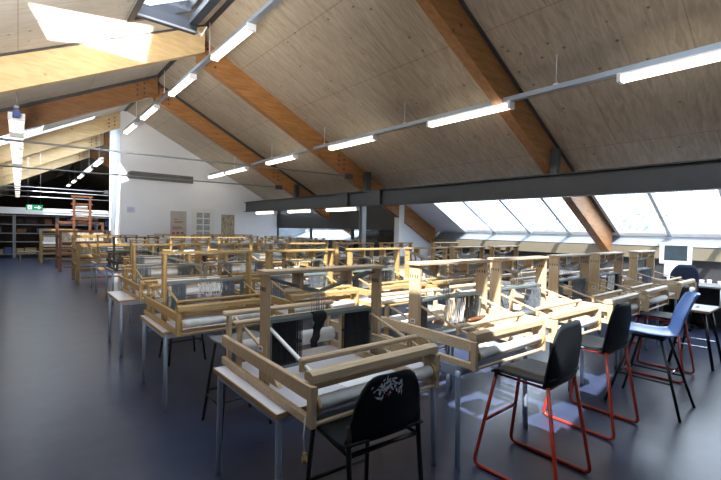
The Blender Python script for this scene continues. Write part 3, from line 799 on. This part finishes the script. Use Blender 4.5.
for x, y, l in ((1.55,5.22,'at the third-row left loom, behind the leftmost second-row table'), (2.55,3.2,'at the second loom of the second row'), (3.7,3.2,'at the third loom of the second row')):
    c = copy_tree(sd); c.location = (x,y,0); tag(c, 'grey-seated black-legged stool '+l, 'stool', 'grey-seated stools')

# ------------------------------------------------------------------ desk corner at right
t = thing('desk', 'long pale desk along the low wall at right edge', 'desk', (9.55,2.2,0))
MB().box(-.42,.39,-2.4,2.6,.735,.765).build('desktop', M['desk'], t)
for y in (-2.3,0,2.45): MB().box(-.38,.36,y,y+.04,0,.734).build('side_panel', M['charcoal'], t)
MB().box(.32,.35,-2.3,2.45,.25,.734).build('modesty_panel', M['charcoal'], t)
t = thing('computer_monitor', 'white-framed computer monitor with dark screen on the desk under the glazing', 'monitor', (9.5,2.12,.765), -1.25); t.scale = (.74,.74,1)
MB().cbox(-.33,.33,-.03,.05,.33,.735,.015).build('casing', M['white_paint'], t)
MB().box(-.235,.235,-.034,-.0301,.40,.685).build('screen', M['screen'], t)
MB().cbox(-.22,.22,-.06,.12,.09,.32,.02).build('body', M['white_paint'], t)
MB().box(-.15,.15,-.1,.14,0,.09).build('stand', M['white_paint'], t)
t = thing('office_chair', 'navy padded office chair in front of the monitor', 'chair', (8.98,1.95,0), -1.0)
def nb(u,v):
    k = 2*u-1; hh = .46*(1-.35*max(0,(abs(k)-.4)/.6)**2)
    return (k*.215*(1-.08*v), -.22-.06*v+.05*k*k, .68+hh*v)
MB().sheet(nb, 12, 8, .05).build('backrest', M['navy_plastic'], t)
MB().cbox(-.24,.24,-.22,.24,.56,.63,.03).build('seat', M['navy_plastic'], t)
MB().tube([(0,0,.08),(0,0,.57)], .03, 10).build('gas_column', M['leg_dark'], t)
MB().bar((0,-.18,.58),(0,-.25,.75),.06,.02).build('back_stem', M['leg_dark'], t)
for k in range(5):
    a = k*2*math.pi/5; 
    l = MB().tube([(0,0,.10),(.28*math.cos(a),.28*math.sin(a),.065)], .018, 8).build('foot', M['leg_dark'], t)
    MB().lathe([(.03,-.015),(.03,.015)], (.28*math.cos(a),.28*math.sin(a),.031), 10, 'y').build('castor', M['leg_dark'], l)
items = [('paper_stack','stack of white paper on the desk right of the monitor','paper',(9.35,1.2),(.16,.12,.02),'paper'),
         ('keyboard','pale keyboard on the desk below the monitor','keyboard',(9.22,2.15),(.1,.2,.018),'white_paint'),
         ('storage_box','small grey box on the desk at the right picture edge','box',(9.62,.95),(.12,.1,.12),'grey_plastic')]
for n_,l_,c_,(x,y),(a,b,h),m_ in items:
    tag(MB().cbox(-a,a,-b,b,0,h,.006).build(n_, M[m_]), l_, c_).location = (x,y,.7655)
for k, (x,y) in enumerate(((9.4,1.70),(9.55,1.62),(9.42,1.45))):
    g = MB().lathe([(.03,0),(.034,.06),(.036,.085)], (0,0,0), 14).build('cup', M['white_paint']); g.location = (x,y,.766)
    tag(g, 'small white cup on the desk, %s to the monitor' % ('nearest','second nearest','third nearest')[k], 'cup', 'cups on the desk')
tag(MB().sheet(lambda u,v: ((u-.5)*.02, (v-.5)*.5, .3*u), 2, 4, .004).build('hanging_paper', M['paper']), 'white sheet hanging on the front of the desk at right edge', 'paper').location = (9.11,1.15,.43)

# ------------------------------------------------------------------ white wall: duct, posters, sign
def wallbox(x0,x1,z0,z1,d,y=YW): return MB().box(x0,x1,y-d,y-.001,z0,z1)
t = thing('air_duct_grille', 'long dark grille with rounded left end high on the white wall', 'vent', (3.9,YW,3.33))
poly = [(1.07,-.13),(1.07,.13),(-.95,.13),(-1.05,.09),(-1.11,0),(-1.09,-.07),(-1.03,-.13)]
MB().prism(poly, -.05, -.001).build('grille', M['vent'], t)
for k in range(3): MB().box(-1.0,1.05,-.056,-.0501,-.075+k*.06,-.06+k*.06).build('louvre', M['grey_wall'], t)
def poster(name, label, u0, u1, z0, z1, mat):
    t = thing(name, label, 'poster', ((u0+u1)/2, YW, z0))
    MB().box(-(u1-u0)/2,(u1-u0)/2,-.012,-.0002,0,z1-z0).build('sheet', M[mat], t); return t
p = poster('hanging_poster', 'buff poster with red lines and three red marks on the white wall', 4.20, 4.75, 1.2, 2.17, 'poster')
for (x0,x1,z0,z1) in ((-.15,.0,.66,.68),(-.15,.16,.575,.60),(-.15,.10,.54,.555),(-.2,.12,.37,.40),(-.2,.17,.33,.35),(-.2,.0,.30,.315)):
    MB().box(x0,x1,-.016,-.0121,z0,z1).build('printed_line', M['poster_red'], p)
for k, x in enumerate((-.17,-.02,.13)):
    MB().lathe([(.055,-.0165),(.055,-.0121)], (x,0,.17), 6+2*k, 'y').build('red_mark', M['poster_red'], p)
p = poster('hanging_photo_chart', 'white chart with two columns of grey photographs on the white wall', 4.95, 5.78, 1.2, 2.31, 'poster_white')
for i in range(2):
    for j in range(4): MB().box(-.25+i*.27,-.03+i*.27,-.016,-.0121,.05+j*.235,.24+j*.235).build('photograph', M['photo_grey'], p)
poster('hanging_textile_panel', 'brown patterned textile panel on the white wall, right of the photo chart', 6.05, 6.58, 1.22, 2.11, 'weave')
p = poster('hanging_notice', 'small lavender notice near the left corner of the white wall', 2.82, 3.06, 2.05, 2.25, 'lavender')
for k in range(3): MB().box(-.08,.08,-.016,-.0121,.04+.05*k,.06+.05*k).build('printed_line', M['lav_ink'], p)

# ------------------------------------------------------------------ exit sign
t = thing('exit_sign', 'green hanging exit sign with white running figure and arrow', 'sign', (.46,19.2,2.20))
MB().box(-.24,.24,-.03,.03,-.10,.10).build('panel', M['green'], t)
fg = MB().box(-.19,-.07,-.034,-.0301,-.075,.075).build('door_symbol', M['sign_white'], t)
MB().lathe([(.016,-.04),(.016,-.0341)], (-.12,0,.045), 8, 'y').bar((-.13,-.037,.025),(-.145,-.037,-.015),.004,.03,(1,0,0)).bar((-.145,-.037,-.015),(-.105,-.037,-.06),.004,.016,(1,0,0)).bar((-.145,-.037,-.015),(-.18,-.037,-.045),.004,.016,(1,0,0)).build('running_figure', M['green'], fg)
MB().box(0,.13,-.034,-.0301,-.016,.016).prism([(.11,-.06),(.2,0),(.11,.06)], -.034, -.0301).build('arrow', M['sign_white'], t)
for x in (-.18,.18): MB().tube([(x,0,.1),(x,0,zr(.46+x)-2.20-.002)], .005, 5).build('hanger', M['steel_mid'], t)

# ------------------------------------------------------------------ far hall: shelves, boxes, floor looms
random.seed(11)
bx = 0
BOXM = ['box_brown','box_dark','box_brown','box_tan','box_dark','box_blue']
BOXW = {'box_brown':'brown','box_dark':'dark','box_tan':'tan','box_blue':'blue'}
for k in range(4):
    x0 = -1.75+1.62*k
    t = thing('shelving_unit', 'grey metal shelving full of boxes at the far end, %s bay from the left' % ORD[k], 'shelf', (x0,24.9,0), group='shelving bays at the far end')
    for x in (0,1.56):
        for y in (0,.5): MB().box(x,x+.05,y,y+.05,0,2.0).build('upright', M['steel_mid'], t)
    lev = (.15,.72,1.12,1.54,1.95)
    for z in lev: MB().box(.02,1.59,-.01,.56,z,z+.03).build('shelf', M['steel_mid'], t)
    MB().box(.0,1.61,.561,.57,.1,2.0).build('back_panel', M['dark_wall'], t)
    for li, z in enumerate(lev):
        x = .08
        while x < 1.35:
            w_ = random.uniform(.22,.42); h_ = random.uniform(.18,.30); mt = random.choice(BOXM)
            if random.random() < .8 and x+w_ < 1.54:
                b_ = MB().box(0,w_,0,.4,0,h_).box(-.006,w_+.006,-.006,.406,h_*.78,h_+.006)
                o = b_.build('storage_box', M[mt]); o.location = (x0+x,24.97,z+.0305)
                tag(o, '%s storage box on the %s shelf of the %s shelving bay' % (BOXW[mt], ('bottom','second','third','fourth','top')[li], ORD[k]), 'box', '%s boxes on the %s shelf of the %s bay' % (BOXW[mt], ('bottom','second','third','fourth','top')[li], ORD[k]))
            x += w_+.05

def floor_loom(name, label, loc, rz, w_, d_, h_, mat, tall=0, cream=False):
    t = thing(name, label, 'loom', loc, rz)
    for x in (0,w_-.08):
        for y in (0,d_-.08): MB().cbox(x,x+.08,y,y+.08,0,h_ if y else h_*.82).build('post', M[mat], t)
        MB().cbox(x+.015,x+.065,.081,d_-.081,.42,.52).cbox(x+.015,x+.065,.081,d_-.081,h_*.7,h_*.7+.09).build('side_rail', M[mat], t)
    for y,z in ((.02,h_*.82+.001),(d_-.06,h_+.001)): MB().cbox(0,w_,y-.02,y+.06,z,z+.09).build('beam', M[mat], t)
    for z in (.35,.55,.72): MB().cbox(.081,w_-.081,.02,.06,z,z+.07).build('cross_bar', M[mat], t)
    MB().lathe([(.06,.1),(.065,.11),(.065,w_-.11),(.06,w_-.1)], (0,.12,h_*.6), 12, 'x').build('cloth_roller', M['white_cloth'] if cream else M[mat], t)
    MB().lathe([(.07,.1),(.075,.11),(.075,w_-.11),(.07,w_-.1)], (0,d_-.2,h_*.62), 12, 'x').build('warp_roller', M['white_cloth'], t)
    MB().box(.12,w_-.12,d_*.5,d_*.5+.02,h_*.5,h_*.82).build('heddle_frame', M['cloth'] if cream else M['weave'], t)
    if tall:
        for x in (w_*.30,w_*.62): MB().cbox(x,x+.07,d_*.5-.035,d_*.5+.035,h_*.7,tall).build('castle_post', M[mat], t)
        for z in [h_+.15+k*.27 for k in range(4)]:
            if z < tall: MB().cbox(w_*.30-.05,w_*.62+.12,d_*.5-.02,d_*.5+.02,z,z+.06).build('castle_rung', M[mat], t)
        for z in (h_+.3,h_+.6): MB().lathe([(.05,w_*.34),(.06,w_*.36),(.06,w_*.58),(.05,w_*.6)], (0,d_*.5+.1,z), 10, 'x').build('yarn_roll', M['yarn_white'], t)
    for y in (.25,.40): MB().cbox(.15,w_-.15,y,y+.06,.12,.15).build('treadle', M[mat], t)
    return t
floor_loom('floor_loom', 'golden-brown floor loom with slatted front left of the white wall', (1.20,13.35,0), .0, 1.25, 1.2, 1.22, 'brown_wood')
floor_loom('floor_loom', 'tall reddish floor loom with ladder-like top in the far hall', (1.05,17.0,0), .0, 1.5, 1.6, 1.62, 'red_wood', tall=2.62)
floor_loom('floor_loom', 'small dark floor loom with cream rollers in front of the shelves', (.70,21.2,0), .0, 1.35, 1.1, 1.30, 'brown_wood', cream=True)
floor_loom('floor_loom', 'floor loom partly cut off by the left photo edge in the far hall', (-1.85,19.5,0), .0, 1.2, 1.1, 1.25, 'brown_wood')
t = thing('bench', 'low pale wooden bench on the floor before the far shelves', 'bench', (.0,22.2,0))
MB().cbox(0,.75,0,.3,.40,.44).build('seat', M['box_tan'], t)
for x in (.05,.66): MB().cbox(x,x+.04,.03,.27,0,.40).build('leg', M['brown_wood'], t)

# ------------------------------------------------------------------ yarn, papers and shuttles lying about
def cone(x, y, z, mat, label, group, h=.2):
    t = thing('yarn_cone', label, 'yarn', (x,y,z), 0, group)
    MB().lathe([(.055,.01),(.06,.03),(.035,h-.02),(.02,h)], (0,0,0), 12).build('wound_yarn', M[mat], t)
    MB().lathe([(.03,0),(.03,.01),(.012,h+.01),(.012,h+.02)], (0,0,0), 10).build('core', M['box_tan'], t)
TT = TZ+.0008
for k, (dx, dy) in enumerate(((.12,.1),(.24,.12),(.36,.09))):
    cone(R3[1]-.052+.0+dx*1.0+.12, 5.5+.75, TT, 'yarn_orange', 'rust-coloured yarn cone on the table behind the second loom of the third row', 'rust yarn cones', .2)
for k, (x, y) in enumerate(((R2[2]+.35,3.60+.35),(R2[2]+.55,3.60+.38))):
    cone(x, y, TT, 'yarn_white', 'white yarn cone inside the third loom of the second row', 'white yarn cones', .15)
cone(R1[3]+.42, 1.6+.80, TT, 'yarn_red', 'bright red yarn cone inside the fourth loom of the front row', None, .18)
for k,(x,y,a,lab) in enumerate(((R1[0]+.58,1.6+.33,.3,'inside the leftmost front loom'),(R1[1]+.55,1.6+.36,-.2,'inside the second front loom'),(R2[1]+.4,3.60+.30,.2,'inside the second loom of the second row'),(R2[2]+.2,3.60+.30,.1,'inside the third loom of the second row'),(R2[3]+.5,3.60+.33,.5,'inside the fourth loom of the second row'))):
    o = MB().box(-.15,.15,-.105,.105,0,.003).build('paper_sheet', M['paper']); o.location = (x,y,TT); o.rotation_euler = (0,0,a)
    tag(o, 'white paper sheet on the table '+lab, 'paper', 'paper sheets between the looms')

sh = MB().sheet(lambda u,v: ((u-.5)*.24, (v-.5)*.045*(1-(2*u-1)**2*.8), .012*math.sin(math.pi*v)), 10, 6, .012).build('shuttle', M['red_wood'])
sh.location = (R1[1]+.30, 1.6+.162, TZ+.2785); sh.rotation_euler = (0,0,.1); tag(sh, 'dark wooden boat shuttle lying on the beater of the second front loom', 'shuttle')
# ------------------------------------------------------------------ outside: ground and pale trees beyond the glazing
struct('ground', MB().box(12, 60, -30, 40, -2.2, -2.0), M['grass'])
def tree(x, y, h, r, label):
    t = thing('tree', label, 'tree', (x,y,-2.0), 0, 'trees outside the glazing')
    tr = MB().tube([(0,0,0),(.1,0,h*.5),(0,.1,h*.85)], .22, 8, True, .07)
    for k in range(6):
        a = k*1.05; tr.tube([(.05,0,h*.45+.1*k),(math.cos(a)*r*.6,math.sin(a)*r*.6,h*.7+.08*k)], .07, 6, True, .02)
    tr.build('trunk', M['bark'], t)
    lf = MB()
    for k in range(1500):
        d = Vector((random.gauss(0,1),random.gauss(0,1),random.gauss(0,1))).normalized()*r*random.random()**.4
        c = Vector((d.x,d.y,h*.78+d.z*.75)); a = random.uniform(0,6.3); s = random.uniform(.07,.16)
        e1 = Vector((math.cos(a),math.sin(a),random.uniform(-.6,.6)))*s; e2 = Vector((-math.sin(a),math.cos(a),random.uniform(-.6,.6)))*s*.6
        lf._add([c-e1,c+e2,c+e1,c-e2], [(0,1,2,3)])
    lf.build('leaves', M['leaf'], t, kind='stuff')
tree(20, 1.0, 4.4, 2.3, 'pale tree outside the glazing, rightmost, near the picture edge')
tree(22, 6.2, 4.3, 2.2, 'pale tree outside the glazing, left of the rightmost one')
tree(23, 11.5, 4.0, 2.0, 'pale tree outside the glazing, farthest left')

# ------------------------------------------------------------------ light
def lamp(kind, name, loc, energy, col=(1,1,1), **kw):
    l = bpy.data.lights.new(name, kind); l.energy = energy; l.color = col
    for k, v in kw.items(): setattr(l, k, v)
    o = bpy.data.objects.new(name, l); COL.objects.link(o); o.location = loc; return o
sd_ = Vector((-.62,-.35,1)).normalized()
sun = lamp('SUN', 'sun', (-10,-6,18), 17.5, (1,.94,.85), angle=.009)
sun.rotation_euler = sd_.to_track_quat('Z','Y').to_euler()
# added unseen area lamp standing in for reflected sun on the left slope
q1 = Vector((.086,5.965,4.072)); ea = Vector((1.62,1.6,.86)); eb = Vector((.26,1.37,.14))
az, el = math.radians(15), math.radians(30)
bd = Vector((math.sin(az)*math.cos(el), math.cos(az)*math.cos(el), math.sin(el)))
la_ = q1+(ea+eb)/2-bd*6.5
ex = ea-bd*ea.dot(bd); ey = eb-bd*eb.dot(bd); ex_ = ex.normalized(); ey_ = (-bd).cross(ex_)
bm_ = lamp('AREA', 'reflected_sun_fill', la_, 40, (1,.96,.88), shape='RECTANGLE', size=ex.length, size_y=ey.length, spread=math.radians(.6))
bm_.rotation_euler = Matrix((ex_, ey_, -bd)).transposed().to_euler()
bl = lamp('AREA', 'bounced_sun_fill', (-1.2,.6,1.0), 120,(1,.97,.92), shape='RECTANGLE', size=1.4, size_y=1.4, spread=math.radians(70))  # added unseen fill lamp that brightens the left slope
bl.rotation_euler = (Vector((-1.2,.6,1.0))-Vector((.2,6.2,4.1))).to_track_quat('Z','Y').to_euler()
wd = bpy.data.worlds.new('World'); S.world = wd; wd.use_nodes = True
bg = wd.node_tree.nodes['Background']; bg.inputs['Color'].default_value = (.80,.90,1,1); bg.inputs['Strength'].default_value = 6.0

S.view_settings.view_transform = 'Standard'
S.view_settings.look = 'None'
S.view_settings.exposure = .36
S.cycles.use_denoising = True
S.cycles.max_bounces = 8; S.cycles.diffuse_bounces = 5; S.cycles.transparent_max_bounces = 12

# ------------------------------------------------------------------ camera
CX, CY, F = 360.5, 240., 410.29
xd = Vector((852-CX, CY-240., F)).normalized(); yd = Vector((18-CX, CY-223., F)).normalized()
zd = xd.cross(yd)
if zd[1] < 0: zd = -zd
rt = Vector((xd[0],yd[0],zd[0])); up = Vector((xd[1],yd[1],zd[1])); fw = Vector((xd[2],yd[2],zd[2]))
cam = bpy.data.cameras.new('Camera'); co = bpy.data.objects.new('Camera', cam); COL.objects.link(co)
cam.sensor_fit = 'HORIZONTAL'; cam.sensor_width = 36; cam.lens = F/721*36; cam.clip_start = .05; cam.clip_end = 200
m3 = Matrix((rt, up, -fw)).transposed()
co.matrix_world = Matrix.Translation((0,0,1.62)) @ m3.to_4x4()
S.camera = co
